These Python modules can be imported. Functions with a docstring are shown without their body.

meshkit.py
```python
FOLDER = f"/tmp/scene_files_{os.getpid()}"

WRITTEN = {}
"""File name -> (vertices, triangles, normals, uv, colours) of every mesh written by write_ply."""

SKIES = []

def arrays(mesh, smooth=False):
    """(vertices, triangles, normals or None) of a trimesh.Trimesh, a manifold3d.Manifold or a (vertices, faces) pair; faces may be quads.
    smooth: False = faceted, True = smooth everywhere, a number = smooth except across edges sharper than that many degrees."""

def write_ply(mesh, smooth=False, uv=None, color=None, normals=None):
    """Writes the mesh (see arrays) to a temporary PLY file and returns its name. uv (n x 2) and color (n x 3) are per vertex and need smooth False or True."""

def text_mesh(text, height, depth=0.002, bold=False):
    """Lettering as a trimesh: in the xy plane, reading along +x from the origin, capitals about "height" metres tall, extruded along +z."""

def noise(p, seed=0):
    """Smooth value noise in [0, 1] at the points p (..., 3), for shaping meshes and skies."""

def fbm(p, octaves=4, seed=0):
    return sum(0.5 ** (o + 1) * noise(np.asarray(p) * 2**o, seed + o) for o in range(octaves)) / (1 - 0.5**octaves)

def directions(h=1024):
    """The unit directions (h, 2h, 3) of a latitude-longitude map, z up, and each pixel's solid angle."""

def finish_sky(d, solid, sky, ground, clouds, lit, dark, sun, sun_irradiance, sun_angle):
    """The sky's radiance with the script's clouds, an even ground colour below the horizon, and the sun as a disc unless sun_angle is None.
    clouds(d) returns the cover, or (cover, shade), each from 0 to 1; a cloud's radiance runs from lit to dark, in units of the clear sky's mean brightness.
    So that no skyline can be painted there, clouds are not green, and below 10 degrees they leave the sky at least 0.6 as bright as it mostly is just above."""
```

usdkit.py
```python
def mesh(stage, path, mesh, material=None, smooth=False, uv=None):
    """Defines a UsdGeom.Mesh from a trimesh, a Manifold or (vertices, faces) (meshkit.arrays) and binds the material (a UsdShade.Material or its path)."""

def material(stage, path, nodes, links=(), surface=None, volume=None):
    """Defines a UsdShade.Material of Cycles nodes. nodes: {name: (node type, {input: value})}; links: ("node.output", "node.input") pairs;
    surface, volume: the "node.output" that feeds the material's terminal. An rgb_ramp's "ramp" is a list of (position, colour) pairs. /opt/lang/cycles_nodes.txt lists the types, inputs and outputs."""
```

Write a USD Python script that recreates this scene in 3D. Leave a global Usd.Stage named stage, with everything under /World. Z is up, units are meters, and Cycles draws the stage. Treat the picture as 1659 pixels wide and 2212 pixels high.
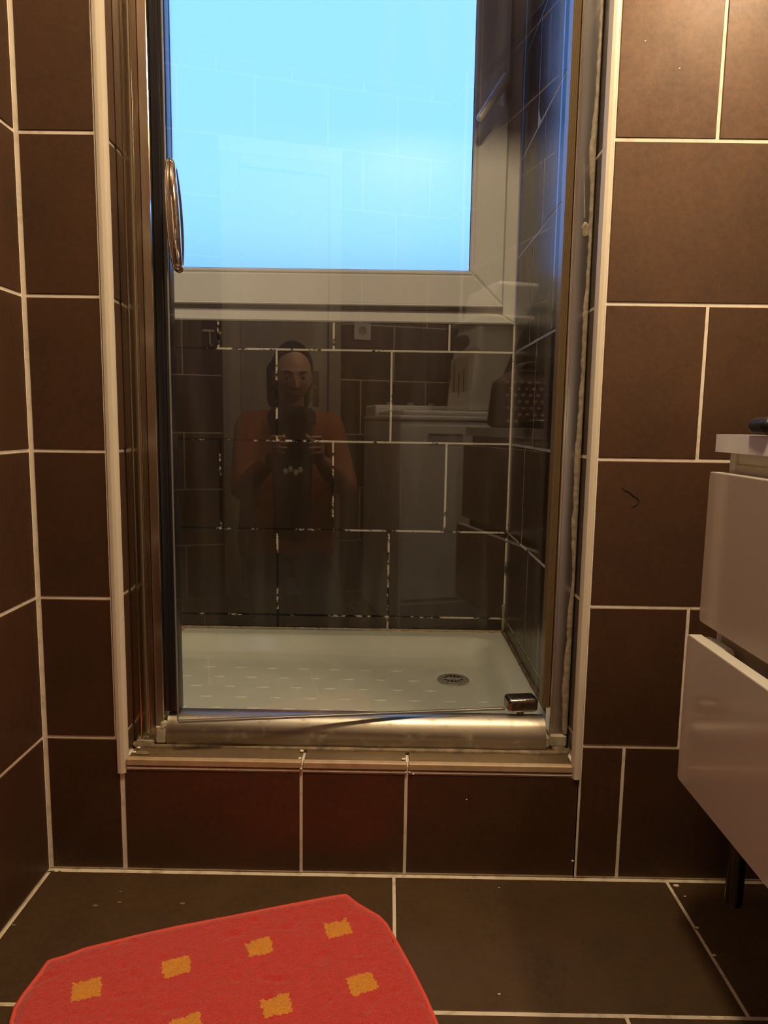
import math, random
import numpy as np, trimesh, manifold3d as m3, usdkit, meshkit
from shapely.geometry import Polygon, Point, box as sbox
from pxr import Usd, UsdGeom, UsdLux, UsdShade, Gf, Sdf

random.seed(7); rng = np.random.default_rng(7)
stage = Usd.Stage.CreateInMemory()
UsdGeom.SetStageUpAxis(stage, 'Z'); UsdGeom.SetStageMetersPerUnit(stage, 1.0)
UsdGeom.Xform.Define(stage, '/World'); UsdGeom.Scope.Define(stage, '/World/Looks')

# ------------------------------------------------------------------ camera, sky, lamps' strength, exposure
EYE = np.array([0.49, -1.239, 0.853]); YAW, PITCH, ROLL, FPX = -.005, -.126, .015, 1513.7
def cam_axes():
    cy, sy = math.cos(YAW), math.sin(YAW)
    f = np.array([sy*math.cos(PITCH), cy*math.cos(PITCH), math.sin(PITCH)])
    r = np.array([cy, -sy, 0]); u = np.cross(r, f); c, s = math.cos(ROLL), math.sin(ROLL)
    return c*r+s*u, -s*r+c*u, f
_r, _u, _f = cam_axes()
camera = UsdGeom.Camera.Define(stage, '/World/camera')
camera.AddTransformOp().Set(Gf.Matrix4d(*_r, 0, *_u, 0, *(-_f), 0, *EYE, 1))
camera.CreateHorizontalApertureAttr(36.0); camera.CreateFocalLengthAttr(36.0*FPX/1659)
camera.CreateClippingRangeAttr((0.02, 200.0))
camera.CreateExposureAttr(0.0)
sky = UsdLux.DomeLight.Define(stage, '/World/sky')
sky.CreateColorAttr(Gf.Vec3f(.165, .40, 1.0)); sky.CreateIntensityAttr(.84)
CEILING_LAMP, MIRROR_LAMP = 245.0, 430.0
WARM = (1.0, .77, .48)

# ------------------------------------------------------------------ helpers
taken = {}
def free(parent, name):
    k = (parent, name); n = taken.get(k, 0); taken[k] = n+1
    return f'{parent}/{name}' + (f'_{n:03d}' if n else '')
def tag(p, label=None, cat=None, group=None, kind=None):
    for k, v in (('label', label), ('category', cat), ('group', group), ('kind', kind)):
        if v: p.SetCustomDataByKey(k, v)
    return p
def thing(name, label, cat, group=None, kind=None, loc=None, rotz=0):
    x = UsdGeom.Xform.Define(stage, free('/World', name))
    if loc is not None: x.AddTranslateOp().Set(Gf.Vec3d(*map(float, loc)))
    if rotz: x.AddRotateZOp().Set(float(rotz))
    return tag(x.GetPrim(), label, cat, group, kind)
def obj(name, mesh, mat, parent=None, smooth=30, label=None, **kw):
    base = '/World' if parent is None else str(parent.GetPath())
    if isinstance(mesh, (list, tuple)) and len(mesh) and not isinstance(mesh[0], np.ndarray): mesh = cat(mesh)
    m = usdkit.mesh(stage, free(base, name), mesh, M[mat], smooth=smooth)
    return tag(m.GetPrim(), label, **kw)
def tm(x):
    if isinstance(x, trimesh.Trimesh): return x
    v, f, _ = meshkit.arrays(x); return trimesh.Trimesh(v, f, process=False)
def cat(l): return trimesh.util.concatenate([tm(x) for x in l])
def man(t): return m3.Manifold(m3.Mesh(np.asarray(t.vertices, np.float32), np.asarray(t.faces, np.uint32)))
def bx(x0, x1, y0, y1, z0, z1, ch=0.0):
    """box, edges chamfered by ch"""
    lo, hi = np.array([x0, y0, z0], float), np.array([x1, y1, z1], float)
    if ch <= 0:
        t = trimesh.creation.box(hi-lo); t.apply_translation((lo+hi)/2); return t
    ch = min(ch, .45*(hi-lo).min()); pts = []
    for a in range(3):
        l, h = lo+ch, hi-ch; l[a] = lo[a]; h[a] = hi[a]
        pts += [[(l, h)[i][0], (l, h)[j][1], (l, h)[k][2]] for i in (0, 1) for j in (0, 1) for k in (0, 1)]
    return trimesh.convex.convex_hull(np.array(pts))
def rbox(x0, x1, y0, y1, z0, z1, r=.005, n=16):
    r = min(r, .49*min(x1-x0, y1-y0, z1-z0)); s = m3.Manifold.sphere(r, n)
    return tm(m3.Manifold.batch_hull([s.translate([x, y, z]) for x in (x0+r, x1-r) for y in (y0+r, y1-r) for z in (z0+r, z1-r)]))
def hull(*balls, n=20):
    return m3.Manifold.batch_hull([m3.Manifold.sphere(r, n).translate(list(map(float, c))) for c, r in balls])
def extrude(poly, h, axis='z', at=0.0):
    """polygon extruded by h along axis from at; for x the polygon is (y, z), for y (x, z)"""
    t = trimesh.creation.extrude_polygon(poly, h, engine='earcut'); v = t.vertices.copy()
    if axis == 'x': v = np.c_[v[:, 2]+at, v[:, 0], v[:, 1]]
    elif axis == 'y': v = np.c_[v[:, 0], v[:, 2]+at, v[:, 1]]
    else: v[:, 2] += at
    t = trimesh.Trimesh(v, t.faces, process=False)
    if t.volume < 0: t.invert()
    return t
def rrect(x0, x1, y0, y1, r, n=8): return sbox(x0+r, y0+r, x1-r, y1-r).buffer(r, quad_segs=n)
def tube(pts, rad, n=12, caps=True, flat=1.0):
    """round tube along pts (radius number or one per point)"""
    p = np.asarray(pts, float); rad = np.broadcast_to(rad, len(p)); T = np.gradient(p, axis=0); T /= np.linalg.norm(T, axis=1)[:, None]
    ref = np.array([0, 0, 1.0]) if abs(T[0, 2]) < .9 else np.array([1.0, 0, 0]); V, F = [], []
    a = np.linspace(0, 2*np.pi, n, endpoint=False)
    for i in range(len(p)):
        s = np.cross(T[i], ref); s /= np.linalg.norm(s); ref = np.cross(s, T[i])
        V.append(p[i]+rad[i]*(np.cos(a)[:, None]*s+flat*np.sin(a)[:, None]*ref))
    for i in range(len(p)-1):
        for j in range(n):
            k = (j+1) % n; F += [[i*n+j, i*n+k, (i+1)*n+k], [i*n+j, (i+1)*n+k, (i+1)*n+j]]
    V = np.vstack(V)
    if caps:
        V = np.vstack([V, p[0], p[-1]]); e = len(V); o = (len(p)-1)*n
        for j in range(n):
            k = (j+1) % n; F += [[e-2, k, j], [e-1, o+j, o+k]]
    t = trimesh.Trimesh(V, F, process=False)
    if t.volume < 0: t.invert()
    return t
def lathe(prof, n=32, at=(0, 0, 0), axis='z'):
    t = trimesh.creation.revolve(np.asarray(prof, float), sections=n)
    if axis == 'y': t.apply_transform(trimesh.transformations.rotation_matrix(np.pi/2, [1, 0, 0]))
    if axis == 'x': t.apply_transform(trimesh.transformations.rotation_matrix(np.pi/2, [0, 1, 0]))
    t.apply_translation(at); return t
def pix(px, py, ax, v):
    """where the photograph's measured point lies on a plane of the room"""
    d = ((px-829.5)/FPX)*_r-((py-1106)/FPX)*_u+_f; return EYE+(v-EYE[ax])/d[ax]*d

def blob(c, r, sq=(1, 1, .5), seed=0, sub=2):
    t = trimesh.creation.icosphere(sub, r); d = meshkit.fbm(t.vertices/r*1.4+seed*7.3, 3, seed)-.5
    t.vertices *= (1+.9*d)[:, None]*np.array(sq); t.apply_translation(c); return t

# ------------------------------------------------------------------ materials
M = {}
def mat(name, nodes, links=(), surface='p.BSDF'):
    M[name] = usdkit.material(stage, f'/World/Looks/{name}', nodes, links, surface); return M[name]
def plain(name, col, rough=.5, metal=0, bump=0, scale=80, var=0, **kw):
    nodes = {'p': ('principled_bsdf', dict(base_color=col, roughness=rough, metallic=metal, **kw))}; links = []
    if bump or var:
        nodes['tc'] = ('texture_coordinate', {}); nodes['n'] = ('noise_texture', dict(scale=scale, detail=4.0)); links.append(('tc.object', 'n.vector'))
    if bump:
        nodes['b'] = ('bump', dict(strength=bump, distance=.002)); links += [('n.fac', 'b.height'), ('b.normal', 'p.normal')]
    if var:
        c = np.array(col); nodes['r'] = ('rgb_ramp', dict(ramp=[(.3, tuple(c*(1-var))), (.7, tuple(np.minimum(c*(1+var), 1)))])); links += [('n.fac', 'r.fac'), ('r.color', 'p.base_color')]
    return mat(name, nodes, links)
def tile_mat(name, dark, light, r0, r1, ior, tint=(1, 1, 1), coat=0.0):
    """mottled stoneware: cloudy tone, finer specks, and a glaze that is duller where the clouds are dark"""
    mat(name, {'g': ('geometry', {}), 'o': ('object_info', {}),
        'n1': ('noise_texture', dict(scale=7.0, detail=10.0, roughness=.68)), 'n2': ('noise_texture', dict(scale=85.0, detail=6.0, roughness=.75)),
        'm': ('mix_float', dict(fac=.42)), 'r': ('rgb_ramp', dict(ramp=[(.34, dark), (.5, tuple((np.array(dark)+np.array(light))/2)), (.66, light)])),
        'h': ('hsv', {}), 'v': ('map_range', dict(to_min=.84, to_max=1.16)),
        'rr': ('map_range', dict(from_min=.36, from_max=.64, to_min=r1, to_max=r0)), 'b': ('bump', dict(strength=.22, distance=.001)),
        'p': ('principled_bsdf', dict(ior=ior, specular_tint=tint, coat_weight=float(coat), coat_roughness=.36, coat_ior=1.6))},
        [('g.position', 'n1.vector'), ('g.position', 'n2.vector'), ('n1.fac', 'm.a'), ('n2.fac', 'm.b'), ('m.result', 'r.fac'), ('r.color', 'h.color'), ('o.random', 'v.value'), ('v.result', 'h.value'), ('h.color', 'p.base_color'),
         ('m.result', 'rr.value'), ('rr.result', 'p.roughness'), ('n2.fac', 'b.height'), ('b.normal', 'p.normal')])
tile_mat('wall_tile', (.009, .0030, .0018), (.052, .0195, .0092), .56, .76, 1.80, (1, .61, .36), .35)
tile_mat('shower_tile', (.022, .013, .007), (.052, .031, .017), .26, .36, 1.6)
tile_mat('floor_tile', (.020, .0095, .0040), (.064, .034, .0145), .50, .66, 1.75, (1, .70, .42))
tile_mat('sill_stone', (.085, .055, .028), (.17, .115, .060), .30, .45, 1.6, (1, .8, .55))
def grout_mat(name, col, dirt, lo, hi, scale=26, xs=0, zs=0):
    """cement grout with dirt and mould spots; xs, zs: more of it towards low x / low z (the wet corner)"""
    mat(name, {'g': ('geometry', {}), 'x': ('separate_xyz', {}), 'n': ('noise_texture', dict(scale=float(scale), detail=5.0, roughness=.65)),
        'a': ('math', dict(math_type='multiply_add', value2=-float(xs), value3=.5*xs)), 'c': ('math', dict(math_type='multiply_add', value2=-float(zs), value3=.6*zs)),
        's': ('math', dict(math_type='add')), 't': ('math', dict(math_type='add')), 'r': ('rgb_ramp', dict(ramp=[(lo, col), (hi, dirt)])), 'p': ('principled_bsdf', dict(roughness=.85, specular_ior_level=.2))},
        [('g.position', 'n.vector'), ('g.position', 'x.vector'), ('x.x', 'a.value1'), ('x.z', 'c.value1'), ('a.value', 's.value1'), ('c.value', 's.value2'), ('s.value', 't.value1'), ('n.fac', 't.value2'), ('t.value', 'r.fac'), ('r.color', 'p.base_color')])
grout_mat('grout', (.74, .66, .54), (.42, .34, .25), .52, .80)
grout_mat('floor_grout', (.62, .53, .40), (.28, .21, .14), .50, .72)
grout_mat('shower_grout', (.70, .64, .53), (.015, .012, .010), .50, .56, 24, .27, .13)
plain('ceiling_paint', (.17, .12, .08), .8, bump=.1, scale=150)
plain('trim_plastic', (.64, .56, .45), .38)
plain('nosing_plastic', (.38, .26, .15), .42, var=.15, scale=40)
plain('pvc', (.78, .76, .72), .28)
plain('pvc_handle', (.82, .80, .76), .22)
plain('gap_rubber', (.10, .095, .09), .6)
plain('chrome', (.86, .85, .83), .06, 1.0)
def metal(name, col, r, streak=.25, sc=(90, 90, 1.5), rv=.12, dirt=None):
    nodes = {'g': ('geometry', {}), 'mp': ('mapping', dict(scale=sc)), 'n': ('noise_texture', dict(scale=1.0, detail=3.0)), 'b': ('bump', dict(strength=streak, distance=.0006)),
        'rr': ('map_range', dict(from_min=.3, from_max=.7, to_min=r, to_max=r+rv)), 'p': ('principled_bsdf', dict(base_color=col, metallic=1.0))}
    links = [('g.position', 'mp.vector'), ('mp.vector', 'n.vector'), ('n.fac', 'b.height'), ('b.normal', 'p.normal'), ('n.fac', 'rr.value'), ('rr.result', 'p.roughness')]
    if dirt:
        nodes['dn'] = ('noise_texture', dict(scale=34.0, detail=6.0, roughness=.7)); nodes['dr'] = ('rgb_ramp', dict(ramp=[(.54, (0, 0, 0)), (.68, (1, 1, 1))]))
        nodes['dm'] = ('mix', dict(color1=col, color2=dirt)); nodes['inv'] = ('map_range', dict(to_min=1.0, to_max=.45))
        links += [('g.position', 'dn.vector'), ('dn.fac', 'dr.fac'), ('dr.color', 'dm.fac'), ('dm.color', 'p.base_color'), ('dr.color', 'inv.value'), ('inv.result', 'p.metallic')]
    mat(name, nodes, links)
metal('polished_aluminium', (.52, .46, .37), .09, .06)
metal('bright_aluminium', (.86, .82, .75), .10, .12)
metal('rail_aluminium', (.52, .46, .37), .34, .25, (1.5, 90, 90), .16, (.42, .34, .22))
plain('bronze_profile', (.20, .140, .070), .36)
plain('smooth_aluminium', (.93, .91, .90), .20, 1.0)
plain('seal_grey', (.16, .15, .13), .3)
plain('carcass_beige', (.62, .54, .38), .4)
plain('oval_brown', (.10, .07, .045), .5)
plain('dark_seal', (.018, .017, .020), .16)
plain('foot_plastic', (.45, .38, .28), .55, var=.25, scale=60, bump=.4)
plain('hinge_metal', (.34, .30, .25), .24, 1.0, bump=.5, scale=140, var=.3)
plain('silicone', (.33, .28, .20), .35, bump=.5, scale=90, var=.3)
plain('rusty_sealant', (.52, .32, .14), .5, var=.35, scale=40)
plain('dirty_sealant', (.17, .12, .065), .6, var=.5, scale=45, bump=.6)
plain('ceramic', (.73, .74, .60), .17, var=.03, scale=12)
plain('drain_steel', (.50, .47, .40), .42, .55, var=.2, scale=120)
plain('drain_hole', (.02, .018, .016), .6)
plain('trap_metal', (.09, .085, .08), .22, 1.0)
plain('lacquer', (.45, .355, .285), .10)
plain('cabinet_white', (.80, .75, .64), .35)
plain('basin_white', (.84, .80, .78), .14)
plain('black_plastic', (.012, .012, .012), .35)
plain('skin', (.60, .35, .23), .5, subsurface_weight=.12)
plain('hair', (.020, .012, .009), .45, bump=.6, scale=160)
plain('lips', (.36, .13, .10), .45)
plain('eye_white', (.75, .72, .68), .2)
plain('iris', (.03, .018, .010), .15)
plain('rust_wool', (.36, .125, .050), .9, bump=.7, scale=220, var=.2)
plain('dark_knit', (.025, .022, .022), .9, bump=.6, scale=260)
plain('dark_trousers', (.020, .020, .026), .85, bump=.3, scale=300)
plain('print_white', (.66, .64, .60), .8)
plain('phone_glass', (.010, .010, .012), .08)
plain('machine_white', (.78, .77, .74), .28)
plain('machine_grey', (.40, .39, .38), .4)
plain('seat_white', (.80, .76, .68), .35)
plain('seat_beige', (.56, .46, .30), .7, bump=.3, scale=200)
plain('bag_brown', (.10, .045, .035), .75, bump=.5, scale=260)
plain('dot_pink', (.85, .68, .62), .8)
plain('door_paint', (.40, .34, .26), .45)
plain('socket_white', (.72, .70, .66), .3)
plain('hook_cream', (.86, .76, .60), .3)
plain('pipe_paint', (.66, .58, .48), .4)
plain('mirror_glass', (.9, .9, .9), .02, 1.0)
plain('orange_yarn', (.62, .23, .018), .95, bump=1.0, scale=420, var=.22, sheen_weight=.2)
plain('red_yarn', (.50, .034, .026), .95, bump=1.0, scale=420, var=.20, sheen_weight=.25)
plain('red_binding', (.68, .075, .05), .9, bump=.6, scale=500)
plain('outside_ground', (.34, .44, .44), .9)
plain('speck', (.72, .66, .56), .8)
plain('crack', (.018, .010, .006), .8)
def lamp_mat(name, s):
    mat(name, {'p': ('principled_bsdf', dict(base_color=(.9, .85, .75), roughness=.3, emission_color=WARM, emission_strength=float(s)))})
lamp_mat('ceiling_lamp_glass', CEILING_LAMP); lamp_mat('mirror_lamp_glass', MIRROR_LAMP)
# clear shower glass: see-through, mirror-like by Schlick's law on either face, a trace of limescale
mat('clear_glass', {'t': ('transparent_bsdf', dict(color=(.965, .972, .965))), 'g': ('glossy_bsdf', dict(color=(1, 1, 1), roughness=.0)), 'lw': ('layer_weight', dict(blend=.5)),
    'pw': ('math', dict(math_type='power', value2=5.0)), 'ma': ('math', dict(math_type='multiply_add', value2=.957, value3=.043)), 'mx': ('mix_closure', {}),
    'geo': ('geometry', {}), 'mp': ('mapping', dict(scale=(30, 30, 2.5))), 'n': ('noise_texture', dict(scale=1.0, detail=6.0)), 'mr': ('map_range', dict(from_min=.48, from_max=.75, to_min=.0, to_max=.016)),
    'd': ('diffuse_bsdf', dict(color=(.8, .78, .72))), 'out': ('mix_closure', {})},
    [('lw.facing', 'pw.value1'), ('pw.value', 'ma.value1'), ('ma.value', 'mx.fac'), ('t.BSDF', 'mx.closure1'), ('g.BSDF', 'mx.closure2'),
     ('geo.position', 'mp.vector'), ('mp.vector', 'n.vector'), ('n.fac', 'mr.value'), ('mr.result', 'out.fac'), ('mx.closure', 'out.closure1'), ('d.BSDF', 'out.closure2')], 'out.closure')
# frosted window pane
mat('frosted_glass', {'g': ('geometry', {}), 'n': ('noise_texture', dict(scale=420.0, detail=3.0)), 'b': ('bump', dict(strength=.25, distance=.001)),
    'p': ('principled_bsdf', dict(base_color=(1, 1, 1), roughness=.30, transmission_weight=1.0, ior=1.45))}, [('g.position', 'n.vector'), ('n.fac', 'b.height'), ('b.normal', 'p.normal')])

# ------------------------------------------------------------------ setting: tiled walls
G = .0030                                             # half a joint
ROWS = [0, .264, .530, .796, 1.062, 1.328, 1.594, 1.860, 2.126, 2.392, 2.45]
TW = .3373
def tile(parent, O, U, V, N, u0, u1, v0, v1, m='wall_tile', part='tile'):
    """one bevelled tile; its face lies on the plane O + u U + v V, a hair uneven"""
    if u1-u0 < .012 or v1-v0 < .012: return
    c = .0011; O, U, V, N = (np.asarray(q, float) for q in (O, U, V, N)); pr = random.uniform(-.0003, .0003); ta, tb = random.gauss(0, .0012), random.gauss(0, .0012)
    P, F = [], []
    for (d, n) in ((0, -.009), (0, -c), (c, 0)):
        for (a, b) in ((u0+d, v0+d), (u1-d, v0+d), (u1-d, v1-d), (u0+d, v1-d)):
            P.append(O+a*U+b*V+N*(n+pr+ta*(a-(u0+u1)/2)+tb*(b-(v0+v1)/2)))
    for k in (0, 1):
        for i in range(4): j = (i+1) % 4; F += [[4*k+i, 4*k+j, 4*k+4+j], [4*k+i, 4*k+4+j, 4*k+4+i]]
    F += [[8, 9, 10], [8, 10, 11], [0, 2, 1], [0, 3, 2]]
    t = trimesh.Trimesh(np.array(P), np.array(F), process=False)
    if t.volume < 0: t.invert()
    return obj(part, t, m, parent, smooth=False)
def course(parent, O, U, V, N, ua, ub, v0, v1, joints, m='wall_tile'):
    e = [ua]+[j for j in sorted(joints) if ua+.03 < j < ub-.03]+[ub]
    for a, b in zip(e, e[1:]): tile(parent, O, U, V, N, a+(G if a > ua else .0015), b-(G if b < ub else .0015), v0+G, v1-G, m)
def rowjoints(first, a, b):
    k = np.arange(-12, 13); j = first+k*TW; return j[(j > a) & (j < b)].tolist()
X, Y, Z = np.eye(3)
R = .0016                                             # joints lie this far back
XL, XR, XS, XE, YB, YR, H = -.143, .853, -.30, 1.46, .851, -2.08, 2.45

wf = thing('wall_front', 'dark brown tiled wall facing the camera around the shower opening, with riser and sill', 'wall', kind='structure')
for b in ((XS, -R, R, .13, 0, H), (XR+R, XE+.06, R, YB+.02, 0, H), (-R, XR+R, R, .13, 2.055, H), (-R, XR+R, R, .125, 0, .2165)):
    obj('grout_bed', bx(*b), 'grout', wf, smooth=False)
FJ = {0: [.937], 1: [1.038], 2: [1.205], 3: [1.034], 4: [1.205], 5: [1.030], 6: [1.2], 7: [1.03], 8: [1.2], 9: [1.03]}
for k in range(10):
    z0, z1 = ROWS[k], ROWS[k+1]
    course(wf, (0, 0, 0), X, Z, -Y, XL+.004, -.0105 if k else -.003, z0, z1, [])                  # left pier
    course(wf, (0, 0, 0), X, Z, -Y, .859, XE, z0, z1, FJ[k])                                   # right of the opening
    if z0 >= 2.10: course(wf, (0, 0, 0), X, Z, -Y, -.01, .859, z0, z1, [.17, .507])
course(wf, (0, 0, 0), X, Z, -Y, -.01, .859, 2.055, 2.126, [.17, .507])
for a, b in ((.0015, .336), (.336, .533), (.533, .8565)): tile(wf, (0, 0, 0), X, Z, -Y, a+G, b-G, .0035, .2005)          # riser
for a, b in ((.006, .338), (.338, .535), (.535, .848)): tile(wf, (0, 0, .2235), X, Y, Z, a+G, b-G, .0085, .0720, 'sill_stone', 'sill_tile')
for k in range(10):                                                                                 # left reveal
    tile(wf, (.0012, 0, 0), Y, Z, X, .0105, .13, max(ROWS[k]+G, .2240), ROWS[k+1]-G)

cp = [pix(a, b, 1, -.0003) for a, b in ((1343, 1052), (1350, 1059), (1361, 1063), (1367, 1070), (1377, 1075), (1381, 1083), (1374, 1091), (1363, 1096))]
obj('crack', tube(cp, [.0003, .0006, .0005, .0008, .0007, .0009, .0006, .0003], 6), 'crack', wf)
for q, (px, py, rr_) in enumerate(((1237, 1860, .0022), (1008, 1727, .0013), (1394, 88, .0010), (1468, 148, .0010))): obj('speck', blob(pix(px, py, 1, -.0004), rr_, (1.2, .35, 1), q+20), 'speck', wf, smooth=True)

wl = thing('wall_left', 'dark brown tiled wall on the left edge of the room', 'wall', kind='structure')
obj('grout_bed', bx(XL-.06, XL-R, YR, 0.0, 0, H), 'grout', wl, smooth=False)
wr = thing('wall_right', 'dark brown tiled wall behind the vanity', 'wall', kind='structure')
obj('grout_bed', bx(XE+R, XE+.06, YR, 0.0, 0, H), 'grout', wr, smooth=False)
for k in range(10):
    course(wl, (XL, 0, 0), Y, Z, X, YR+.002, -.004, ROWS[k], ROWS[k+1], rowjoints(-.25-.07*(k % 2), YR+.03, -.22))
    course(wr, (XE, 0, 0), Y, Z, -X, YR+.002, -.004, ROWS[k], ROWS[k+1], rowjoints(-.22-.168*(k % 2), YR+.03, -.03))
wq = thing('wall_rear', 'dark brown tiled wall behind the camera, with the door', 'wall', kind='structure')
DX0, DX1, DZ = .285, .850, 2.06
for b in ((XL, DX0, YR-.06, YR-R, 0, H), (DX1, XE, YR-.06, YR-R, 0, H), (DX0, DX1, YR-.06, YR-R, DZ, H)): obj('grout_bed', bx(*b), 'grout', wq, smooth=False)
for k in range(10):
    z0, z1 = ROWS[k], ROWS[k+1]; js = rowjoints(1.12-.168*(k % 2), -1, 2)
    if z0 < DZ:
        course(wq, (0, YR, 0), X, Z, Y, XL+.003, DX0, z0, min(z1, 2.45), js); course(wq, (0, YR, 0), X, Z, Y, DX1, XE-.003, z0, z1, js)
    else: course(wq, (0, YR, 0), X, Z, Y, XL+.003, XE-.003, z0, z1, js)

# shower cavity
ZB = [.2250, .265, .531, .797, 1.063, 1.1425]
wb = thing('wall_back', 'dark brown tiled shower back wall under the window with mouldy joints', 'wall', kind='structure')
for b in ((XS, XR, YB+R, YB+.10, 0, 1.142), (XS, XR, YB+R, YB+.10, 2.30, H)): obj('grout_bed', bx(*b), 'shower_grout', wb, smooth=False)
for k in range(5):
    course(wb, (0, YB, 0), X, Z, -Y, XS+.003, XR-.0035, ZB[k], ZB[k+1]-(0 if k < 4 else -.002), rowjoints(.158 if k in (0, 1, 3) else -.012, XS, XR), 'shower_tile')
wsr = thing('wall_shower_right', 'glossy brown tiled right wall inside the shower reflecting the window', 'wall', kind='structure')
obj('grout_bed', bx(XR+R*.5, XR+R*2, R, YB, 0, H), 'shower_grout', wsr, smooth=False)
ZS = [.2250, .265, .531, .797, 1.063, 1.329, 1.595, 1.861, 2.127, 2.393, 2.45]
for k in range(10):
    course(wsr, (XR, 0, 0), Y, Z, -X, .0105, YB-.004, ZS[k], ZS[k+1], [.54-TW, .54] if k % 2 else [.635-TW, .635], 'shower_tile')
wsl = thing('wall_shower_left', 'brown tiled left wall inside the shower behind the door frame', 'wall', kind='structure')
obj('grout_bed', bx(XS-.06, XS-R, .10, YB, 0, H), 'shower_grout', wsl, smooth=False)
for k in range(10): course(wsl, (XS, 0, 0), Y, Z, X, .13, YB-.004, ZS[k], ZS[k+1], [.45] if k % 2 else [.28, .62], 'shower_tile')

# floor
fl = thing('floor', 'brown tiled bathroom floor with pale joints', 'floor', kind='structure')
obj('grout_bed', bx(XL-.06, XE+.06, YR-.06, .05, -.08, -R), 'floor_grout', fl, smooth=False)
yj = [-.004, -.3125, -.621, -.9295, -1.238, -1.5465, -1.855, YR]
for k in range(7):
    course(fl, (0, 0, 0), X, -Y, Z, XL+.003, XE-.003, -yj[k]+.0015, -yj[k+1], [.513, 1.030] if k % 2 == 0 else [.182, .850], 'floor_tile')
k = 0
for (px, py, r) in ((118, 1862, .006), (130, 1857, .005), (141, 1864, .004), (1480, 1935, .004), (1505, 2003, .006), (1543, 2062, .005), (1461, 1912, .007)):
    p = pix(px, py, 2, .002); obj('grout_crumb', blob((p[0], min(p[1], -.008), .0010), r*.6, (1.3, .7, .35), k), 'floor_grout', fl, smooth=True); k += 1
for q, (px, py, rr_) in enumerate(((206, 1956, .0035), (258, 1949, .0030), (260, 1926, .0025), (394, 1951, .0035), (30, 1998, .0030), (1078, 1917, .0015), (1078, 2147, .0015))): obj('speck', blob(pix(px, py, 2, .0004), rr_, (1.3, .7, .12), q+30), 'dirty_sealant' if q < 5 else 'speck', fl, smooth=True)
cl = obj('ceiling', bx(XL-.06, XE+.06, YR-.06, YB+.1, H, H+.06), 'ceiling_paint', smooth=False)
tag(cl, 'dark brown ceiling above the bathroom and shower', 'ceiling', kind='structure')
# corner trims and the nosing of the sill
def ctrim(x0, x1, z0, bend):
    r = .0085; pr = [(x0, .012), (x0, -.0015+r*.6), (x0+r*.35, -.0035), (x0+r, -.0048), (x1-r, -.0048), (x1-r*.35, -.0035), (x1, -.0015+r*.6), (x1, .012)]
    return extrude(Polygon(pr), 2.055-z0, 'z', z0)
def setting(name, mesh, m, label, c, smooth=40): return tag(obj(name, mesh, m, smooth=smooth), label, c, kind='structure')
setting('trim_1', ctrim(-.0098, .0092, .196, 1), 'trim_plastic', 'cream plastic corner trim on the left edge of the shower opening', 'trim')
setting('trim_2', ctrim(.8425, .8590, .199, 1), 'trim_plastic', 'cream plastic corner trim on the right edge of the shower opening', 'trim')
t3 = thing('trim_3', 'long beige plastic nosing along the front edge of the shower sill', 'trim', kind='structure')
for a, b in ((.0098, .3365), (.3395, .5335), (.5365, .8420)):
    obj('nosing_piece', bx(a, b, -.0042, .0080, .2115, .2250, .0018), 'nosing_plastic', t3)
    obj('grout_line', bx(a, b, -.0022, .004, .2045, .2090, .0008), 'grout', t3)
    obj('backing', bx(a, b, -.0005, .004, .2030, .2130), 'dirty_sealant', t3, smooth=False)
k = 0
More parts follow.
